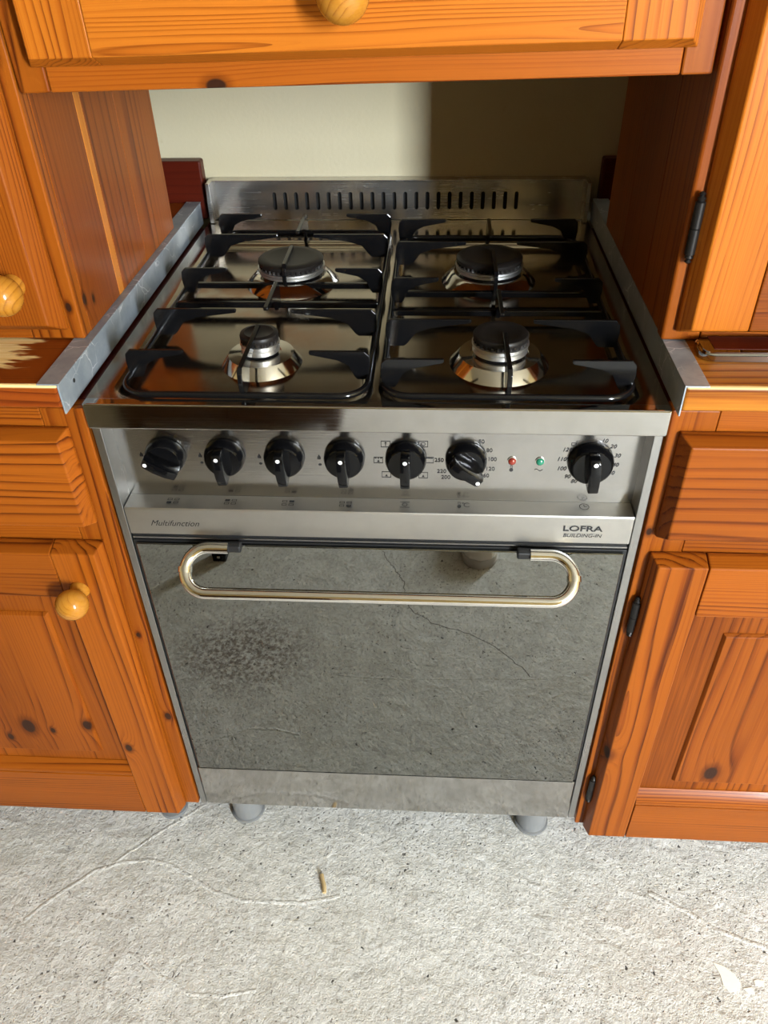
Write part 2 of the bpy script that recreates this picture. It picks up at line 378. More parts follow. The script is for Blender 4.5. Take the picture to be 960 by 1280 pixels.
# floor relief: trowel ridges, paint splash
def ridge(pts, r=0.0022):
    P = []
    for a, b in zip(pts, pts[1:]):
        for k in range(6):
            f = k/6; P.append((a[0]+(b[0]-a[0])*f+random.uniform(-.0012, .0012), a[1]+(b[1]-a[1])*f+random.uniform(-.0012, .0012), 0.0))
    P.append((*pts[-1], 0.0))
    return tube('trowel_ridge', P, r*1.5, (*pts[0], 0), 'concrete', fl, 8, False, 0.22)
ridge([(-.5678, -.1455), (-.5313, -.1057), (-.4865, -.0636), (-.445, -.0452), (-.3923, -.0385), (-.3559, -.0465), (-.3232, -.0627), (-.2722, -.0868), (-.2305, -.0977), (-.1978, -.0987), (-.13, -.098), (-.07, -.083)])
ridge([(-.3249, .0681), (-.3929, .0117), (-.4576, -.0486)], 0.0018)
ridge([(-.3868, -.1846), (-.3279, -.2158), (-.2735, -.2382), (-.2258, -.2379), (-.18, -.2281)], 0.0018)
ridge([(.4237, -.0535), (.4686, -.0767), (.5212, -.1107), (.5868, -.1309), (.66, -.15)], 0.0028)
ridge([(-.12, -.375), (.02, -.372), (.20, -.380), (.31, -.384)], 0.0012)
def crack(pts, r=0.0010):
    P = []
    for a, b in zip(pts, pts[1:]):
        for k in range(5): P.append((a[0]+(b[0]-a[0])*k/5+random.uniform(-.003, .003), a[1]+(b[1]-a[1])*k/5+random.uniform(-.003, .003), 0.0))
    return tube('floor_crack', P, r, (*pts[0], 0), 'crack', fl, 6, False, 0.15)
M['crack'] = plain('dark_crack', (0.11, 0.10, 0.09), 0.9)
crack([(-0.052, -0.772), (-0.032, -0.729), (-0.011, -0.692), (0.005, -0.66), (0.01, -0.615), (0.023, -0.572), (0.072, -0.534), (0.142, -0.508), (0.196, -0.475), (0.24, -0.432), (0.282, -0.38)])
for poly in ([(.4984, -.1557), (.5135, -.1606), (.5256, -.171), (.5312, -.1838), (.5263, -.1926), (.5119, -.1955), (.505, -.1873), (.5045, -.1721)],
             [(.5511, -.1785), (.557, -.1765), (.5663, -.1777), (.5640, -.1855), (.5514, -.1849)], [(.5328, -.1902), (.5461, -.1874), (.5478, -.1969), (.5389, -.1963)]):
    bm = bmesh.new(); c = poly[0]
    bm_prism(bm, [(a-c[0], b-c[1]) for a, b in poly], -0.0005, 0.0008, 'XY'); bm_obj('paint_splash', bm, 'paint', fl, (*c, 0))
P = [(-.1035, -.0515, .0032), (-.1015, -.0585, .0036), (-.0985, -.066, .0036), (-.0965, -.0735, .0034), (-.0955, -.081, .003)]
tag(tube('wood_sliver', P, 0.0032, (-.0995, -.066, 0), 'straw', None, 8), 'small tan wood sliver lying on the concrete floor', 'sliver')

# ------------------------------------------------------------------ the cooker
CK = thing('gas_cooker', (0, 0.29, 0), 'stainless steel gas cooker with four burners and mirrored oven door', 'cooker')
box('oven_body', -.287, .287, .031, .565, .120, .846, 'body', CK, .002)
def hob_mesh():
    nx, ny = 150, 150; x0, x1, y0, y1 = -.2995, .2995, -.002, .576
    def well(x, y, a, b, c, d, r=.030):
        cx, cy, hx, hy = (a+b)/2, (c+d)/2, (b-a)/2-r, (d-c)/2-r
        qx, qy = abs(x-cx)-hx, abs(y-cy)-hy
        s = math.hypot(max(qx, 0), max(qy, 0))+min(max(qx, qy), 0)-r
        k = min(max(-s/.014, 0), 1); return k*k*(3-2*k)
    bm = bmesh.new(); g = []
    for j in range(ny+1):
        row = []
        for i in range(nx+1):
            x, y = x0+(x1-x0)*i/nx, y0+(y1-y0)*j/ny
            z = .860-.0085*max(well(x, y, -.278, -.001, .006, .482), well(x, y, .006, .278, .006, .482))
            row.append(bm.verts.new((x, y-.29, z)))
        g.append(row)
    for j in range(ny):
        for i in range(nx): bm.faces.new((g[j][i], g[j][i+1], g[j+1][i+1], g[j+1][i]))
    be = [e for e in bm.edges if e.is_boundary]
    r = bmesh.ops.extrude_edge_only(bm, edges=be)
    for v in r['geom']:
        if isinstance(v, bmesh.types.BMVert): v.co.z = .846
    return bm
bm_obj('hob_top', hob_mesh(), 'steel_hob', CK, (0, .29, 0), True)
box('front_lip', -.300, .300, -.0035, .010, .8300, .8603, 'steel_mirror', CK, .0018, 3)
# back guard with vent slots
bm = bmesh.new(); NS = 23; sx0, sx1 = -.1925, .1865; pit = (sx1-sx0)/(NS-1); zc = .8895; bz0, bz1 = .8605, .9185
bm_box(bm, -.290, sx0-pit/2, -.0015, 0, bz0, bz1); bm_box(bm, sx1+pit/2, .290, -.0015, 0, bz0, bz1)
for s in range(NS):
    cx = sx0+pit*s; hw, hh = .0030, .0135; st = []
    for a in range(9): st.append((hw*math.cos(PI*a/8), hh-hw+hw*math.sin(PI*a/8)))
    for a in range(9): st.append((hw*math.cos(PI+PI*a/8), -(hh-hw)+hw*math.sin(PI+PI*a/8)))
    out = [(pit/2-pit*a/8, bz1-zc) for a in range(9)]+[(-pit/2+pit*a/8, bz0-zc) for a in range(9)]
    A = [bm.verts.new((cx+a, -.0015, zc+b)) for a, b in st]; B = [bm.verts.new((cx+a, -.0015, zc+b)) for a, b in out]; D = [bm.verts.new((cx+a, .004, zc+b)) for a, b in st]
    n = len(st)
    for i in range(n):
        j = (i+1) % n; bm.faces.new((A[i], A[j], D[j], D[i]))
        bm.faces.new((A[i], A[j], B[j], B[i]))
bmesh.ops.remove_doubles(bm, verts=bm.verts, dist=.00002); bm.normal_update()
for f in bm.faces:
    if abs(f.normal.y) > .9 and f.calc_center_median().y < -.001 and f.normal.y > 0: f.normal_flip()
me = bpy.data.meshes.new('back_guard'); bm.to_mesh(me); bm.free(); bg_ = link('back_guard', me, 'steel', CK, (0, .580, 0))
box('guard_flange', -.292, .292, .5790, .5985, .9182, .9205, 'steel', CK, .0006)
box('guard_back', -.288, .288, .586, .590, .861, .917, 'void', CK, 0)
for s in (-1, 1):
    box('guard_end', *sorted((s*.289, s*.296)), .560, .590, .8605, .921, 'steel', CK, .001)
    box('side_trim', *sorted((s*.2885, s*.298)), 0, .032, .118, .8300, 'steel_trim', CK, .0008)
# control fascia, ledge, door band
box('control_panel', -.2885, .2885, .026, .030, .7215, .8305, 'steel_fascia', CK, 0)
bm = bmesh.new()
bm_prism(bm, [(-.29+.0258, .7228), (-.29+.0010, .7222), (-.29+0, .7205), (-.29+0, .6845), (-.29+.0258, .6845)], -.2875, .2875, 'YZ')
M['steel_ledge'] = steel('brushed_steel_ledge', (0.52, 0.51, 0.49), 0.33, brush=0.5)
bm_obj('ledge_panel', bm, 'steel_ledge', CK, (0, .29, 0))
box('door_seal', -.2875, .2875, .0040, .030, .6725, .6845, 'blackmat', CK, 0)
box('seal_bead', -.2870, .2870, .0015, .005, .6765, .6785, 'steel_trim', CK, 0)
OD = box('oven_door', -.2878, .2878, .0016, .030, .2175, .6735, 'blackmat', CK, .0005)
box('mirror_glass', -.2838, .2838, -.0030, .0016, .2200, .6715, 'mirror', OD, .0010)
box('lower_panel', -.2870, .2870, -.0015, .030, .1200, .2160, 'steel_mirror', CK, .0010)
# handle: chrome bar curling back into the door at both ends
hy0, hz0, hy1, hz1, hxc = -.050, .6385, -.0100, .6735, .1965
my, mz = (hy0+hy1)/2, (hz0+hz1)/2; ey, ez = (hy0-hy1)/2, (hz0-hz1)/2; R = math.hypot(ey, ez)
pts = [(-.1740, -.0100, .6735), (-.1840, -.0100, .6735)]+[( -hxc-R*math.sin(PI*k/24), my-ey*math.cos(PI*k/24), mz-ez*math.cos(PI*k/24)) for k in range(25)]
pts += [(-.10, hy0, hz0), (0, hy0, hz0), (.10, hy0, hz0)]
pts += [( hxc+R*math.sin(PI*k/24), my+ey*math.cos(PI*k/24), mz+ez*math.cos(PI*k/24)) for k in range(25)]+[(.1840, -.0100, .6735), (.1740, -.0100, .6735)]
pts = [(x_+.003, y_, z_) for x_, y_, z_ in pts]
HB = tube('handle_bar', pts, .0071, (0, hy0, hz0), 'chrome', OD, 20)
for s in (-1, 1):
    box('handle_end_shade', *sorted((s*.1750+.003, s*.1590+.003)), -.0140, -.0031, .6690, .6790, 'blackmat', OD, .002)  # added black block, stands in for the shade that hides the handle end
    hx = s*(hxc+R)+.003; ty, tz = .0032*ey/R, .0032*ez/R
    tube('handle_collar', [(hx, my-ty, mz-tz), (hx, my+ty, mz+tz)], .0084, (hx, my, mz), 'chrome', OD, 20)
# knobs
KX = [-.2345, -.1675, -.1005, -.0335, .0345, .1005, .2350]; KA = [62, 4, 4, 3, 0, -128, 3]; KZ = .7790
dprof = [(.0215, 0), (.0240, -.0015), (.0238, -.006), (.0215, -.0125), (.0195, -.0145), (.004, -.0150)]
bm = bmesh.new(); bm_lathe(bm, dprof, 40, 'Y'); me_disc = bpy.data.meshes.new('control_knob'); bmesh.ops.recalc_face_normals(bm, faces=bm.faces); bm.to_mesh(me_disc); bm.free()
for p in me_disc.polygons: p.use_smooth = True
me_disc.set_sharp_from_angle(angle=math.radians(35)); me_disc.materials.append(M['blackplastic'])
bm = bmesh.new()   # grip: raised bar across the knob, slightly arched
bm_prism(bm, [(-.0195, -.010), (-.0215, -.024), (-.0205, -.0315), (-.010, -.0338), (.004, -.0340), (.0165, -.0325), (.0205, -.0300), (.0215, -.0225), (.0195, -.010)], -.0060, .0060, 'YZ')
for v in bm.verts: v.co = Vector((v.co.x*(1.0-.12*(abs(v.co.y)/.0215)), v.co.z, v.co.y))
bmesh.ops.recalc_face_normals(bm, faces=bm.faces); bevel(bm, .0013, 2)
me_grip = bpy.data.meshes.new('knob_grip'); bm.to_mesh(me_grip); bm.free(); me_grip.materials.append(M['blackplastic'])
for p in me_grip.polygons: p.use_smooth = True
me_grip.set_sharp_from_angle(angle=math.radians(40))
bm = bmesh.new(); bm_lathe(bm, [(.0024, 0), (.0024, -.0004), (.0018, -.0007)], 14, 'Y'); me_dot = bpy.data.meshes.new('marker_dot'); bm.to_mesh(me_dot); bm.free(); me_dot.materials.append(M['white'])
for x, a in zip(KX, KA):
    kn = link('control_knob', me_disc, None, CK, (x, .026, KZ)); kn.rotation_euler = (0, math.radians(-a), 0); kn.scale = (1.03, 1, 1.03) if x > .2 else (.95, 1, .95)
    for nm, me, off in (('knob_grip', me_grip, (0, 0, 0)), ('marker_dot', me_dot, (0, -.0326, .0160))):
        o = bpy.data.objects.new(nm, me); COL.objects.link(o); o.parent = kn; o.location = off
# indicator lamps
for nm, x, m in (('indicator_lamp', .1506, 'red'), ('indicator_lamp', .1809, 'green')):
    il = lathe(nm, [(.0052, 0), (.0052, -.0012), (.0042, -.0014)], (x, .026, .7780), 'steel', CK, 24, 'Y')
    lathe('lamp_lens', [(.0044, 0), (.0044, -.0016), (.0034, -.0030), (.0012, -.0037)], (x, .0255, .7780), m, il, 24, 'Y')
# print: lettering and symbols
def text(s, x, z, h, y=.0258, width=None, shear=0.0, bold=0.0, align='CENTER', name='printed_number', parent=None):
    cu = bpy.data.curves.new('t', 'FONT'); cu.body = s; cu.size = 1.0; cu.shear = shear; cu.offset = bold; cu.extrude = 0.0; cu.resolution_u = 3
    to = bpy.data.objects.new('t', cu); COL.objects.link(to)
    dg = bpy.context.evaluated_depsgraph_get(); me = bpy.data.meshes.new_from_object(to.evaluated_get(dg)); bpy.data.objects.remove(to)
    mx0, mx1 = min(v.co.x for v in me.vertices), max(v.co.x for v in me.vertices); mz0, mz1 = min(v.co.y for v in me.vertices), max(v.co.y for v in me.vertices)
    kz = h/(mz1-mz0); kx = kz if width is None else width/(mx1-mx0)
    for v in me.vertices: v.co = Vector(((v.co.x-(mx0+mx1)/2)*kx, 0, (v.co.y-(mz0+mz1)/2)*kz))
    me.materials.clear()
    return link(name, me, 'print', CK, (x, y-.0002, z))
def marks(name, org, quads, plane='XZ'):
    bm = bmesh.new()
    for q in quads:
        vs = [bm.verts.new((a, 0, b) if plane == 'XZ' else (a, b, 0)) for a, b in q]; bm.faces.new(vs)
    return bm_obj(name, bm, 'print', CK, org)
def rect(x0, x1, z0, z1): return [(x0, z0), (x1, z0), (x1, z1), (x0, z1)]
def outline(x0, x1, z0, z1, t=.0006): return [rect(x0, x1, z0, z0+t), rect(x0, x1, z1-t, z1), rect(x0, x0+t, z0, z1), rect(x1-t, x1, z0, z1)]
def disc(cx, cz, rx, rz, n=14): return [[(cx+rx*math.cos(2*PI*k/n), cz+rz*math.sin(2*PI*k/n)) for k in range(n)]]
def ring(cx, cz, r, t=.0006, n=20):
    q = []
    for k in range(n):
        a, b = 2*PI*k/n, 2*PI*(k+1)/n
        q.append([(cx+r*math.cos(a), cz+r*math.sin(a)), (cx+r*math.cos(b), cz+r*math.sin(b)), (cx+(r-t)*math.cos(b), cz+(r-t)*math.sin(b)), (cx+(r-t)*math.cos(a), cz+(r-t)*math.sin(a))])
    return q
for s, x, z in (('50', .1161, .8022), ('80', .1252, .7912), ('100', .1295, .7795), ('120', .1280, .7667), ('160', .1225, .7575), ('250', .0711, .7774), ('220', .0742, .7625), ('200', .0790, .7545)):
    text(s, x, z, .0050, bold=.012)
for s, x, z in (('10', .2474, .8055), ('20', .2568, .7985), ('30', .2630, .7868), ('40', .2628, .7748), ('50', .2600, .7640), ('120', .2092, .7936), ('110', .2047, .7812), ('100', .2060, .7688), ('90', .2132, .7582), ('80', .2210, .7520)):
    text(s, x, z, .0050, shear=.25, bold=.012)
text('LOFRA', .2335, .7055, .0080, -.0002, .0440, bold=.022, name='brand_lettering')
text('BUILDING-IN', .2340, .6955, .0052, -.0002, .0430, shear=.2, name='brand_lettering')
text('Multifunction', -.2320, .7012, .0082, -.0002, .0575, shear=.5, name='script_lettering')
for x in KX[:4]:   # flames beside the gas knobs
    o = (x-.0285, .0257, .7760)
    marks('flame_symbol', o, [[(-.0018, 0), (.0018, 0), (.0020, .0022), (0, .0062), (-.0020, .0022)]]+disc(.0006, -.0072, .0019, .0014))
for (x, z), k in zip(((.0124, .7973), (.0040, .7761), (.0126, .7567), (.0533, .7980), (.0600, .7772), (.0538, .7565)), range(6)):
    q = outline(-.0052, .0052, -.0040, .0040)
    if k == 0: q += [rect(-.0004, .0004, -.0025, .0025), [(-.0015, .0012), (.0015, .0012), (0, .0028)]]
    elif k == 1: q += [rect(-.004, -.002, .0020, .0030), rect(-.001, .001, .0020, .0030), rect(.002, .004, .0020, .0030), [(-.0015, -.0025), (.0015, -.0025), (0, .0005)]]
    elif k == 3: q += ring(0, 0, .0024)
    elif k == 4: q += [rect(-.0042, .0042, .0018, .0028)]
    else: q += [[(-.0015, -.0025), (.0015, -.0025), (0, .0005)]]
    marks('oven_symbol', (x, .0257, z), q)
marks('thermometer_symbol', (.1506, .0257, .7675), disc(0, -.0018, .0022, .0022)+outline(-.0012, .0012, 0, .0042, .0005))
marks('mains_symbol', (.1804, .0257, .7660), [[(-.0045+.0009*k, .0012*math.sin(k*.7)), (-.0045+.0009*(k+1), .0012*math.sin((k+1)*.7)), (-.0045+.0009*(k+1), .0012*math.sin((k+1)*.7)+.0007), (-.0045+.0009*k, .0012*math.sin(k*.7)+.0007)] for k in range(10)])
marks('bell_symbol', (.2150, .0257, .8010), outline(-.003, .002, -.002, .0015, .0005)+[rect(.002, .0026, -.002, .004)])
for i, x in enumerate((-.2340, -.1668, -.1002, -.0342)):
    q = []
    for k, (a, b) in enumerate(((-.0040, -.0030), (-.0040, .0030), (.0040, .0030), (.0040, -.0030))):
        e = (a-.0028, a+.0028, b-.0018, b+.0018); q += [rect(*e)] if k == i else outline(*e, .0006)
    marks('burner_symbol', (x, .0140, .72305), q, 'XY')
marks('oven_mode_symbol', (.0334, .0150, .72305), [rect(-.0055, .0055, .0045, .0053), rect(-.0055, .0055, -.0053, -.0045)]+ring(0, 0, .0030, .0006), 'XY')
marks('temperature_symbol', (.0950, .0165, .72305), disc(0, -.0025, .0022, .0026)+outline(-.0013, .0013, 0, .0055, .0005), 'XY')
marks('degree_symbol', (.1015, .0165, .72305), ring(-.0022, .0035, .0013, .0005, 12)+ring(.0025, 0, .0040, .0008, 24)[3:-3], 'XY')
marks('clock_symbol', (.2348, .0175, .72305), ring(0, 0, .0056, .0008, 24)+[rect(-.0004, .0004, 0, .0036), rect(0, .0030, -.0004, .0004)], 'XY')
# burners
def teeth(r0, r1, z0, z1, n):
    bm = bmesh.new(); N = n*4; A = []; B = []
    for k in range(N):
        r = r1 if (k//2) % 2 == 0 else r0; a = 2*PI*(k-(k % 2)*0.15)/N
        A.append(bm.verts.new((r*math.cos(a), r*math.sin(a), z0))); B.append(bm.verts.new((r*math.cos(a), r*math.sin(a), z1)))
    for k in range(N): bm.faces.new((A[k], A[(k+1) % N], B[(k+1) % N], B[k]))
    bm.faces.new(A); bm.faces.new(B); return bm
def burner(x, y, rb, rc, tall, n):
    z0 = .8515
    b = lathe('burner_base', [(rb, z0-.001), (rb-.0005, z0), (rb*.80, z0+.0125), (rc*1.06, z0+.0138), (rc*1.04, z0+.0120)], (x, y, 0), 'steel_hob2', CK, 56)
    zz = z0+.012
    lathe('burner_collar', [(rc*.90, zz-.003), (rc*.92, zz+.004), (rc*.86, zz+.0055)], (x, y, 0), 'enamel', b, 40)
    zz += .004
    lathe('burner_ring', [(rc*.94, zz), (rc*1.0, zz+.001), (rc*1.0, zz+.0055*tall), (rc*.955, zz+.0065*tall), (rc*.955, zz+.0085*tall), (rc*1.03, zz+.0092*tall), (rc*1.03, zz+.0112*tall), (rc*.96, zz+.0118*tall)], (x, y, 0), 'alu', b, 56)
    zz += .0116*tall
    bm_obj('flame_crown', teeth(rc*.93, rc*.985, zz, zz+.0045, n), 'cap', b, (x, y, 0))
    zz += .0042
    lathe('burner_cap', [(rc*.99, zz), (rc*1.0, zz+.0010), (rc*1.0, zz+.0040), (rc*.96, zz+.0056), (rc*.75, zz+.0066), (rc*.70, zz+.0060), (.001, zz+.0062)], (x, y, 0), 'cap', b, 56)
M['steel_hob2'] = steel('burner_pan_steel', (0.66, 0.63, 0.57), 0.12, brush=0.05)
burner(-.1315, .108, .046, .0215, 1.0, 20); burner(.1360, .112, .0560, .0305, 1.0, 28)
burner(-.1320, .345, .0640, .0440, .75, 40); burner(.1350, .352, .0640, .0440, .75, 40)
for x in (-.247, .247):
    for y in (.062, .50):
        lathe('cooker_foot', [(.0265, 0), (.0285, .0015), (.0285, .006), (.0255, .0075), (.0255, .085), (.021, .087), (.021, .121)], (x, y, 0), 'feet', CK, 32)

# pan supports (lift off the hob)
def blade_poly(L, h0, h1):
    H = h1-h0
    return [(0, h0), (-.002, h0+H*.55), (-.001, h1-.005), (.004, h1), (L-.001, h1), (L, h1-.002), (L-.001, h1-.0045), (.52*L, h1-.0105), (.34*L, h1-.0165), (.24*L, h0+.003), (.20*L, h0)]
def pan_support(x0, x1, y0, y1, bars, rows, xc, fing, label):
    t = thing('pan_support', ((x0+x1)/2, (y0+y1)/2, .852), label, 'pan support', 'pan supports on the hob')
    rz, r = .8625, .030; pts = []
    for cx, cy, a0 in ((x1-r, y0+r, -90), (x1-r, y1-r, 0), (x0+r, y1-r, 90), (x0+r, y0+r, 180)):
        for k in range(9): a = math.radians(a0+90*k/8); pts.append((cx+r*math.cos(a), cy+r*math.sin(a), rz))
    tube('outer_frame', pts, .0036, ((x0+x1)/2, (y0+y1)/2, .852), 'enamel', t, 12, True)
    for b in bars: box('cross_bar', x0+.002, x1-.002, b-.0035, b+.0035, rz-.0035, rz+.0040, 'enamel', t, .0012)
    for y, L in rows:
        for s, xx in ((1, x0), (-1, x1)):
            bm = bmesh.new(); bm_prism(bm, [(s*a, b) for a, b in blade_poly(L, -.003, .0295)], -.0019, .0019, 'XZ')
            bmesh.ops.recalc_face_normals(bm, faces=bm.faces); bevel(bm, .0007, 2); bm_obj('side_finger', bm, 'enamel', t, (xx, y, rz))
    for yb, L in fing:
        s = 1 if L > 0 else -1; bm = bmesh.new()
        bm_prism(bm, [(s*a, b) for a, b in blade_poly(abs(L), -.003, .0295)], -.0026, .0026, 'YZ')
        bmesh.ops.recalc_face_normals(bm, faces=bm.faces); bevel(bm, .0008, 2); bm_obj('centre_finger', bm, 'enamel', t, (xc, yb, rz))
pan_support(-.266, -.006, .0145, .514, (.243, .305), ((.058, .063), (.163, .098), (.290, .060), (.418, .105), (.508, .066)), -.1345, ((.0145, .108), (.249, -.082), (.300, .075), (.514, -.085)), 'black enamel pan support over the left pair of burners')
pan_support(.0095, .268, .0165, .490, (.222, .279), ((.042, .064), (.138, .095), (.259, .058), (.388, .095), (.482, .068)), .1395, ((.0165, .090), (.228, -.075), (.274, .085), (.490, -.080)), 'black enamel pan support over the right pair of burners')

# ------------------------------------------------------------------ joinery helpers
def kmat(axis, org, knots, **kw):
    """pine material with knots given as world (x, y, z, radius)"""
    o = Vector(org); return wood('knotty_pine', axis, knots=[(*(Vector(k[:3])-o), k[3]) for k in knots], **kw)
def turned_knob(x, yf, z, parent, r=.0195):
    prof = [(.0120, 0), (.0125, -.002), (.0105, -.007), (.0100, -.010)]
    for k in range(1, 12):
        a = PI*k/12; prof.append((max(r*math.sin(a), .0100 if k == 1 else 0), -(.010+r*.92*(1-math.cos(a))-.0015)))
    prof.append((.001, -(.010+r*1.84-.0012)))
    return lathe('turned_knob', prof, (x, yf, z), 'knobwood', parent, 36, 'Y')
def hinge(x, y, z0, z1, parent):
    L = z1-z0; r = .0048
    pr = [(.0012, 0), (.0034, .0018), (.0020, .0038), (.0042, .0060), (.0030, .0085), (r, .0095), (r, L*.5-.0006), (r*.8, L*.5), (r, L*.5+.0006), (r, L-.0095), (.0030, L-.0085), (.0042, L-.0060), (.0020, L-.0038), (.0034, L-.0018), (.0012, L)]
    h = lathe('barrel_hinge', pr, (x, y, z0), 'iron', parent, 16)
    return h
def panel_door(parent, sgn, xe, xo, z0, z1, yb, yf, stile_w, rail_t, rail_b, fx, fz0, fz1, mold, name='door', knots_field=(), knots_stile=()):
    """framed door; xe = edge beside the cooker, xo = far edge, sgn = +1 for a door right of the cooker"""
    a, b = (xe, xo) if sgn > 0 else (xo, xe)
    org = ((a+b)/2, yb, (z0+z1)/2)
    d = box(name, a+.012, b-.012, yb-.003, yb-.0005, z0+.012, z1-.012, 'woodZ', parent, 0)
    c = .0062; g = .0006
    near = (xe, xe+sgn*stile_w); n0, n1 = min(near), max(near)
    far = (xo-sgn*stile_w, xo); f0, f1 = min(far), max(far)
    oc = Vector(((n0+n1)/2, (yb+yf)/2, (z0+z1)/2))
    sm = kmat('Z', oc, knots_stile, period=.0085) if knots_stile else 'woodZ'
    taper('door_stile', n0, n1-(g if sgn > 0 else 0)+(0 if sgn > 0 else 0), z0, z1, yb, yf, c if sgn > 0 else 0, 0 if sgn > 0 else c, .002, c, sm, d)
    taper('door_stile', f0, f1, z0, z1, yb, yf, 0 if sgn > 0 else c, c if sgn > 0 else 0, .002, c, 'woodZ', d)
    i0, i1 = (n1+g, f0-g) if sgn > 0 else (f1+g, n0-g)
    taper('top_rail', i0, i1, z1-rail_t, z1, yb, yf, 0, 0, 0, c, 'woodX', d)
    taper('bottom_rail', i0, i1, z0, z0+rail_b, yb, yf, 0, 0, .002, 0, 'woodX', d)
    pz0, pz1 = z0+rail_b+mold, z1-rail_t
    # sill moulding along the bottom rail
    bm = bmesh.new(); zz = z0+rail_b; pr = [(yf+.0016, 0), (yf+.0004, .003), (yf+.0012, .008), (yf+.0040, mold*.55), (yf+.0095, mold*.85), (yf+.0130, mold), (yb-.003, mold), (yb-.003, 0)]
    o = Vector(((i0+i1)/2, yb, zz)); bm_prism(bm, [(y-o.y, z) for y, z in pr], i0-o.x, i1-o.x, 'YZ'); bm_obj('sill_moulding', bm, 'woodX', d, o, True)
    # panel: sunken margin and raised field
    pm = (i0, i1, yb-.0075, yb-.003, pz0-.001, pz1+.001)
    box('panel_margin', *pm, 'panelZ', d, 0)
    fx0, fx1 = (fx, f0-.04) if sgn > 0 else (f1+.04, fx)
    oc = Vector(((fx0+fx1)/2, (yb-.0075+yb-.0125)/2, (fz0+fz1)/2))
    fm = kmat('Z', oc, knots_field, period=.010, contrast=.8) if knots_field else 'panelZ'
    taper('panel_field', fx0, fx1, fz0, fz1, yb-.0072, yb-.0125, .003, .003, .003, .003, fm, d, .001, .0008)
    return d

# ------------------------------------------------------------------ base cabinets
YF = -.022
CL = thing('base_cabinet', (-.61, .27, 0), 'orange pine base cabinet left of the cooker with round door knob', 'cabinet', 'pine base cabinets')
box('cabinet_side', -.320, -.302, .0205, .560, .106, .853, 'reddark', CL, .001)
box('cabinet_side', -.920, -.902, .0205, .560, .106, .853, 'woodZ', CL, .001)
box('cabinet_floor', -.902, -.320, .0205, .560, .106, .124, 'woodX', CL, .001)
box('cabinet_back', -.902, -.320, .548, .560, .124, .853, 'woodX', CL, .001)
oc = Vector((-.3255, .010, .4845))
box('frame_stile', -.349, -.302, 0, .020, .116, .853, kmat('Z', oc, [(-.310, 0, .340, .0052), (-.317, 0, .510, .0030)], seed=.29), CL, .0015)
box('frame_stile', -.920, -.875, 0, .020, .116, .853, 'woodZ', CL, .0015)
box('frame_rail', -.8745, -.3495, .0006, .020, .822, .8605, 'woodX', CL, .001)
box('frame_rail', -.8745, -.3495, .0006, .020, .664, .712, 'woodX', CL, .001)
box('frame_rail', -.8745, -.3495, .0006, .020, .116, .150, 'woodX', CL, .001)
oc = Vector((-.606, -.011, .768))
dl = taper('drawer_front', -.890, -.3222, .7030, .8312, -.0003, YF, .006, .0065, .0075, .0065, wood('drawer_pine', 'X', period=.010, seed=.31), CL)
panel_door(CL, -1, -.3222, -.890, .1170, .6742, -.0003, YF, .0595, .0765, .1010, -.4215, .2630, .5570, .0220,
           knots_field=[(-.5173, -.0122, .3222, .0105), (-.5526, -.0122, .2952, .005), (-.483, -.0122, .314, .004), (-.428, -.0122, .329, .007)], knots_stile=[(-.3718, -.022, .2909, .0055)])
dd = [o for o in CL.children if o.name.startswith('door')][0]
turned_knob(-.3600, YF, .6120, dd)
for x in (-.38, -.85):
    for y in (.06, .50): lathe('cabinet_foot', [(.024, 0), (.024, .008), (.018, .010), (.018, .106)], (x, y, 0), 'feet', CL, 20)

CR = thing('base_cabinet', (.61, .27, 0), 'orange pine base cabinet right of the cooker with two black hinges', 'cabinet', 'pine base cabinets')
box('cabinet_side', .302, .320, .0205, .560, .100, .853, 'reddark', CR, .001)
box('cabinet_side', .902, .920, .0205, .560, .100, .853, 'woodZ', CR, .001)
box('cabinet_floor', .320, .902, .0205, .560, .100, .118, 'woodX', CR, .001)
box('cabinet_back', .320, .902, .548, .560, .118, .853, 'woodX', CR, .001)
oc = Vector((.324, .010, .4825))
box('frame_stile', .3010, .348, 0, .020, .104, .8590, kmat('Z', oc, [(.306, 0, .704, .0035)], seed=.47), CR, .0015)
box('frame_stile', .875, .920, 0, .020, .104, .8605, 'woodZ', CR, .0015)
for z0, z1 in ((.824, .8605), (.664, .712), (.104, .140)):
    box('frame_rail', .3485, .8745, .0006, .020, z0, z1, 'woodX', CR, .001)
taper('drawer_front', .3125, .890, .7000, .8360, -.0003, YF, .0085, .006, .0095, .0070, wood('drawer_pine', 'X', period=.012, seed=.77, contrast=.75), CR)
panel_door(CR, 1, .3130, .890, .1040, .6752, -.0003, YF, .0620, .0820, .0905, .4215, .2440, .5530, .0270,
           knots_field=[(.4703, -.0122, .2696, .0100)], knots_stile=[(.318, -.015, .315, .008)])
hinge(.3105, -.0060, .5415, .6075, CR); hinge(.3110, -.0060, .1760, .2410, CR)
for x in (.468, .85):
    for y in (.070, .50): lathe('cabinet_foot', [(.024, 0), (.024, .008), (.018, .010), (.018, .100)], (x, y, 0), 'canvas', CR, 20)

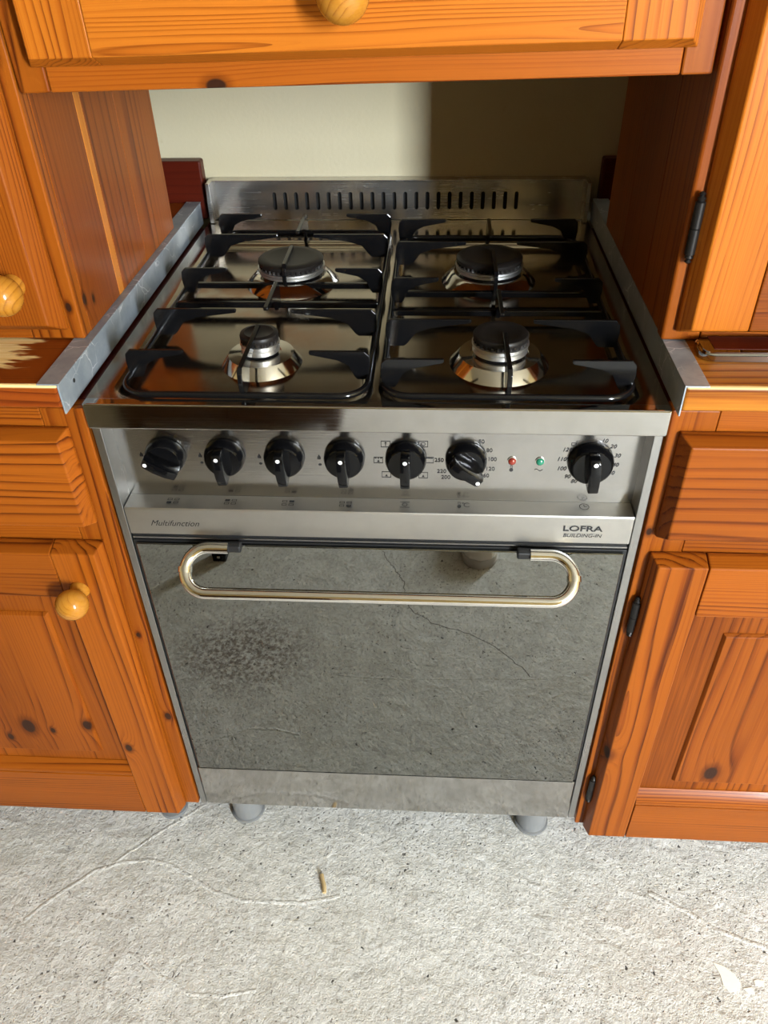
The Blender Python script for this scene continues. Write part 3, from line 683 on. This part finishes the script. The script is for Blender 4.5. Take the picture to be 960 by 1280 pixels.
# ------------------------------------------------------------------ worktops with metal edge strips and upstands
def worn_left(t, tc):
    sp = t.n('ShaderNodeSeparateXYZ'); t.l(tc, sp.inputs[0])
    st = t.noise(t.vm('MULTIPLY', tc, (14.0, 90.0, 90.0)), 1.0, 4.0, 0.6)
    px = t.smooth(t.ma('ADD', sp.outputs[0], t.ma('MULTIPLY', t.ma('SUBTRACT', st, 0.5), 0.16)), 0.250, 0.235)
    py = t.smooth(t.ma('ADD', sp.outputs[1], t.ma('MULTIPLY', t.ma('SUBTRACT', st, 0.5), 0.05)), -0.266, -0.258)
    up_ = t.smooth(t.ma('ADD', sp.outputs[1], t.ma('MULTIPLY', t.ma('SUBTRACT', st, 0.5), 0.03)), -0.150, -0.185)
    patch = t.ma('MULTIPLY', t.ma('MULTIPLY', px, py), up_)
    ed = t.ma('MULTIPLY', t.smooth(sp.outputs[2], .0095, .0115), t.smooth(t.ma('ADD', sp.outputs[1], t.ma('MULTIPLY', st, .004)), -.2895, -.2915))
    return t.ma('MAXIMUM', patch, ed, clamp=True)
WL = thing('worktop', (-.62, .28, .862), 'red-brown wooden worktop left of the cooker with bare worn patches', 'worktop', 'wooden worktops')
box('worktop_board', -.925, -.3135, -.0160, .576, .8620, .8885, wood('worn_pine', 'X', (.23, .047, .005), (.18, .032, .004), (.08, .012, .002), period=.0045, worn=worn_left, seed=.2), WL, .003, 3)
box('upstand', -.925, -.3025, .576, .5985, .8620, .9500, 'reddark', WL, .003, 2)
box('edge_strip', -.3335, -.3105, -.0165, .574, .8886, .8902, 'zinc', WL, .0003)
box('edge_flange', -.3130, -.3112, -.0165, .574, .8560, .8896, 'zinc', WL, .0003)
lathe('screw_hole', [(.0024, 0), (.0024, .0004)], (-.3113, .0180, .8760), 'void', WL, 14, 'X')
def worn_right(t, tc):
    sp = t.n('ShaderNodeSeparateXYZ'); t.l(tc, sp.inputs[0])
    st = t.noise(t.vm('MULTIPLY', tc, (30.0, 90.0, 90.0)), 1.0, 3.0, 0.6)
    return t.ma('MULTIPLY', t.ma('MULTIPLY', t.smooth(sp.outputs[2], .0105, .0125), t.smooth(t.ma('ADD', sp.outputs[1], t.ma('MULTIPLY', st, .003)), -.2870, -.2890)), .8)
WR = thing('worktop', (.62, .28, .862), 'orange wooden worktop right of the cooker with bold growth rings', 'worktop', 'wooden worktops')
box('worktop_board', .3050, .925, -.0120, .576, .8650, .8915, wood('ringed_pine', 'X', (.48, .185, .020), (.38, .114, .010), (.12, .026, .003), period=.012, worn=worn_right, seed=.63), WR, .003, 3)
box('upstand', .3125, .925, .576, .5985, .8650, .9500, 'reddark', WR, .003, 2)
box('edge_strip', .3030, .3265, -.0125, .574, .8916, .8932, 'zinc', WR, .0003)
box('edge_flange', .3030, .3046, -.0125, .574, .8600, .8926, 'zinc', WR, .0003)
# steel tray standing on the right worktop
TR = thing('steel_tray', (.60, .058, .8917), 'shiny steel tray edge lying on the right worktop below the cupboard', 'tray')
bm = bmesh.new(); r = .014; pts = []
for cx, cy, a0 in ((.86, .040+r, -90), (.86, .082-r, 0), (.331+r, .082-r, 90), (.331+r, .040+r, 180)):
    for k in range(7): a = math.radians(a0+90*k/6); pts.append((cx+r*math.cos(a)-.60, cy+r*math.sin(a)-.058))
bm_prism(bm, pts, .0005, .0095, 'XY'); bmesh.ops.recalc_face_normals(bm, faces=bm.faces)
bmesh.ops.bevel(bm, geom=[e for e in bm.edges if all(v.co.z > .009 for v in e.verts)], offset=.003, segments=3, affect='EDGES')
bm_obj('tray_rim', bm, 'steel_mirror', TR, (.60, .058, .8917), True)
box('tray_bed', .345, .85, .050, .0785, .9004, .9016, 'reddark', TR, 0)

# ------------------------------------------------------------------ upper cupboards and bridging drawer unit
HF, HFF, HB_, HT = .085, .063, .450, 1.75
def side_planks(parent, x0, x1, z0, edges, mats):
    for (a, b), m in zip(zip(edges, edges[1:]), mats): box('side_plank', x0, x1, a+.0003, b-.0003, z0, HT, m, parent, .0006)
HL = thing('wall_cupboard', (-.62, .27, .8905), 'orange pine upper cupboard left of the hob with round door knob', 'cupboard', 'pine upper cupboards')
lz = .8906
oc = Vector((-.3285, .155, (lz+HT)/2))
side_planks(HL, -.3375, -.3196, lz, (HF+.020, .205, .221, .317, HB_),
            (kmat('Z', oc, [(-.3196, .1085, .926, .0046), (-.3196, .1300, .918, .0034)], contrast=.55, period=.012), wood('pale_strip_pine', 'Z', (.48, .17, .02), (.42, .135, .015), (.27, .07, .008), contrast=.4), 'panelZ', 'panelZ'))
box('cupboard_side', -.915, -.897, HF+.020, HB_, lz, HT, 'woodZ', HL, .001)
box('cupboard_floor', -.8965, -.338, HF+.020, HB_, lz, lz+.014, 'woodX', HL, .001)
box('cupboard_top', -.8965, -.338, HF+.020, HB_, HT-.018, HT, 'woodX', HL, .001)
box('cupboard_back', -.8965, -.338, HB_-.010, HB_, lz+.0145, HT-.0185, 'woodX', HL, .001)
oc = Vector((-.349, HF+.01, (lz+HT)/2))
box('frame_stile', -.378, -.3196, HF, HF+.0195, lz, HT, kmat('Z', oc, [(-.334, HF, 1.165, .006), (-.329, HF, .927, .0035)], seed=.9), HL, .0018)
box('frame_stile', -.915, -.870, HF, HF+.0195, lz, HT, 'woodZ', HL, .0018)
box('frame_rail', -.8695, -.3785, HF+.0006, HF+.0195, lz, .925, 'woodX', HL, .001)
ld_ = taper('cupboard_door', -.885, -.3335, .9030, HT-.03, HF-.0003, HFF, .0130, .0130, .0120, .0130, wood('door_pine', 'Z', period=.0034, seed=.41, contrast=.8), HL, .004, .0018)
turned_knob(-.3690, HFF, .9600, ld_, .0205)

HR = thing('wall_cupboard', (.62, .27, .8933), 'orange pine upper cupboard right of the hob with black barrel hinge', 'cupboard', 'pine upper cupboards')
lz = .8934
side_planks(HR, .3030, .3205, lz, (HF+.020, .200, .330, HB_), ('panelZ', 'panelZ', 'panelZ'))
box('cupboard_side', .897, .915, HF+.020, HB_, lz, HT, 'woodZ', HR, .001)
box('cupboard_floor', .321, .8965, HF+.020, HB_, lz, lz+.014, 'woodX', HR, .001)
box('cupboard_top', .321, .8965, HF+.020, HB_, HT-.018, HT, 'woodX', HR, .001)
box('cupboard_back', .321, .8965, HB_-.010, HB_, lz+.0145, HT-.0185, 'woodX', HR, .001)
box('frame_stile', .3000, .3400, HF, HF+.0195, lz, HT, 'woodZ', HR, .0035, 3)
box('frame_stile', .870, .915, HF, HF+.0195, lz, HT, 'woodZ', HR, .0018)
box('frame_rail', .3405, .8695, HF+.0006, HF+.0195, lz, .925, 'woodX', HR, .001)
rd = box('cupboard_door', .325, .875, HF-.0035, HF-.0005, .912, HT-.04, 'woodZ', HR, 0)
taper('door_stile', .3125, .3785, .9055, HT-.03, HF-.0004, HFF, .0100, 0, .0090, .0100, wood('stile_pine', 'Z', (.43, .130, .012), (.34, .088, .007), (.16, .033, .003), period=.005, seed=.55, contrast=.8), rd, .004, .0015)
taper('door_stile', .819, .885, .9055, HT-.03, HF-.0004, HFF, 0, .0100, .0090, .0100, 'woodZ', rd, .004, .0015)
taper('bottom_rail', .3790, .8185, .9055, .9950, HF-.0004, HFF, 0, 0, .0090, 0, 'woodX', rd, .004, .0015)
taper('top_rail', .3790, .8185, 1.63, HT-.03, HF-.0004, HFF, 0, 0, 0, .010, 'woodX', rd, .004, .0015)
box('door_panel', .379, .8185, HF-.012, HF-.0036, .9955, 1.6295, 'panelZ', rd, .0005)
hinge(.3085, HF-.0058, .9780, 1.0460, HR)
hinge(.3085, HF-.0058, 1.55, 1.62, HR)

BR = thing('drawer_unit', (-.0115, .27, 1.1365), 'orange pine drawer unit bridging the two cupboards above the hob', 'drawer unit')
bz, bt = 1.1365, 1.335; bx0, bx1 = -.3175, .2960
box('unit_side', bx0+.001, bx0+.018, HF+.0205, HB_-.01, bz+.001, bt, 'woodZ', BR, .001)
box('unit_side', bx1-.018, bx1-.001, HF+.0205, HB_-.01, bz+.001, bt, 'woodZ', BR, .001)
box('unit_floor', bx0+.0185, bx1-.0185, HF+.0205, HB_-.01, bz+.004, bz+.018, 'woodX', BR, .001)
box('unit_top', bx0+.001, bx1-.001, HF, HB_-.01, bt, bt+.018, 'woodX', BR, .001)
box('frame_stile', bx0, bx0+.0285, HF, HF+.020, bz, bt, 'woodZ', BR, .0018)
box('frame_stile', bx1-.0265, bx1, HF, HF+.020, bz, bt, 'woodZ', BR, .0018)
box('frame_rail', bx0+.0290, bx1-.0270, HF+.0006, HF+.020, bz, bz+.030, wood('rail_pine', 'X', (.31, .080, .007), (.23, .050, .004), (.08, .013, .001), seed=.21, knots=[(-.136+.0098, -.010, -.013, .0065)]), BR, .0015)
box('frame_rail', bx0+.0290, bx1-.0270, HF+.0006, HF+.020, bt-.02, bt, 'woodX', BR, .0015)
dz0, dz1 = 1.1575, 1.322
drw = box('drawer', -.290, .268, HF-.004, HF+.24, dz0+.012, dz1-.012, 'woodX', BR, 0)
taper('drawer_end', -.3000, -.2345, dz0, dz1, HF-.0004, HFF, .0095, 0, .0090, .009, wood('end_pine', 'Z', (.40, .116, .010), (.31, .075, .006), (.12, .023, .003), seed=.35, period=.0042), drw, .002, .0012)
taper('drawer_end', .2125, .2790, dz0, dz1, HF-.0004, HFF, 0, .0095, .0090, .009, wood('end_pine', 'Z', (.40, .116, .010), (.31, .075, .006), (.12, .023, .003), seed=.75, period=.0075), drw, .002, .0012)
taper('drawer_board', -.2342, .2122, dz0, dz1, HF-.0004, HFF, 0, 0, .0090, .009, wood('drawer_pine', 'X', (.43, .130, .012), (.34, .088, .007), (.16, .033, .003), period=.0026, seed=.15, contrast=.8), drw, .002, .0012)
turned_knob(-.0130, HFF, 1.2080, drw, .0215)
BR.rotation_euler = (0, math.radians(-.85), 0)

# ------------------------------------------------------------------ things in the room that show only in the oven door
SH = thing('canvas_shoe', (.184, -.82, 0), 'white shoe with grey rubber sole reflected at top of the oven door', 'shoe')
def shoe_ring(k): return k
bm = bmesh.new(); prof = []
N = 28
def foot(s):  # half width along the length, 0 at toe tip .. 1 at heel
    return .044*min(1, math.sqrt(max(1-(1-min(s/.18, 1))**2, 0)))*(1-.22*math.sin(PI*min(max((s-.3)/.6, 0), 1)))*(math.sqrt(max(1-((s-.86)/.14)**2, 0)) if s > .86 else 1)
def loop(z, grow, y0=.111, ln=.265):
    L = [i/24 for i in range(25)]; R = [(max(foot(s), .0005)*grow, y0-s*ln*1.0) for s in L]
    return [(a, b, z) for a, b in R]+[(-a, b, z) for a, b in reversed(R)]
def skin(levels):
    b = bmesh.new(); rings = [[b.verts.new(p) for p in lv] for lv in levels]
    for q, w_ in zip(rings, rings[1:]):
        n = len(q)
        for i in range(n): b.faces.new((q[i], q[(i+1) % n], w_[(i+1) % n], w_[i]))
    b.faces.new(rings[0]); b.faces.new(rings[-1]); return b
bm.free()
bm_obj('rubber_sole', skin([loop(0, .96), loop(.004, 1.02), loop(.010, 1.02), loop(.011, .97), loop(.022, .99), loop(.026, .95)]), 'rubber', SH, (.184, -.82, 0), True)
def upper(z, grow, cut):
    out = []
    for (a, b, c) in loop(z, grow): out.append((a, min(b, .111-cut), c))
    return out
bm_obj('canvas_upper', skin([upper(.025, .93, .002), upper(.034, .90, .006), upper(.045, .80, .022), upper(.058, .68, .060), upper(.078, .60, .105), upper(.085, .52, .115)]), 'canvas', SH, (.184, -.82, 0), True)
FT = thing('furniture_foot', (-.445, -.735, 0), 'small black furniture foot reflected behind the left handle end', 'foot')
box('foot_block', -.462, -.428, -.752, -.716, 0, .034, 'blackplastic', FT, .003)
lathe('foot_stem', [(.0145, .033), (.0145, .075), (.0135, .077)], (-.445, -.734, 0), 'steel', FT, 20)
lathe('foot_screw', [(.004, 0), (.004, -.002), (.002, -.0032)], (-.445, -.7155, .017), 'chrome', FT, 14, 'Y').rotation_euler = (0, 0, PI)
CH = thing('wooden_chest', (-.53, -1.50, 0), 'dark brown wooden chest mirrored in the left half of the hob lip', 'chest')
M['chest'] = wood('dark_brown_wood', 'X', (.085, .042, .018), (.060, .028, .012), (.03, .013, .006), rough=.4)
box('chest_body', -.86, -.20, -1.75, -1.262, .05, .74, 'chest', CH, .003)
box('chest_lid', -.87, -.19, -1.76, -1.255, .741, .765, 'chest', CH, .003)
for x0, x1 in ((-.845, -.535), (-.525, -.215)): box('chest_door', x0, x1, -1.261, -1.245, .07, .72, 'chest', CH, .003)
for x in (-.83, -.23):
    for y in (-1.72, -1.29): box('chest_leg', x-.02, x+.02, y-.02, y+.02, 0, .0495, 'chest', CH, .002)
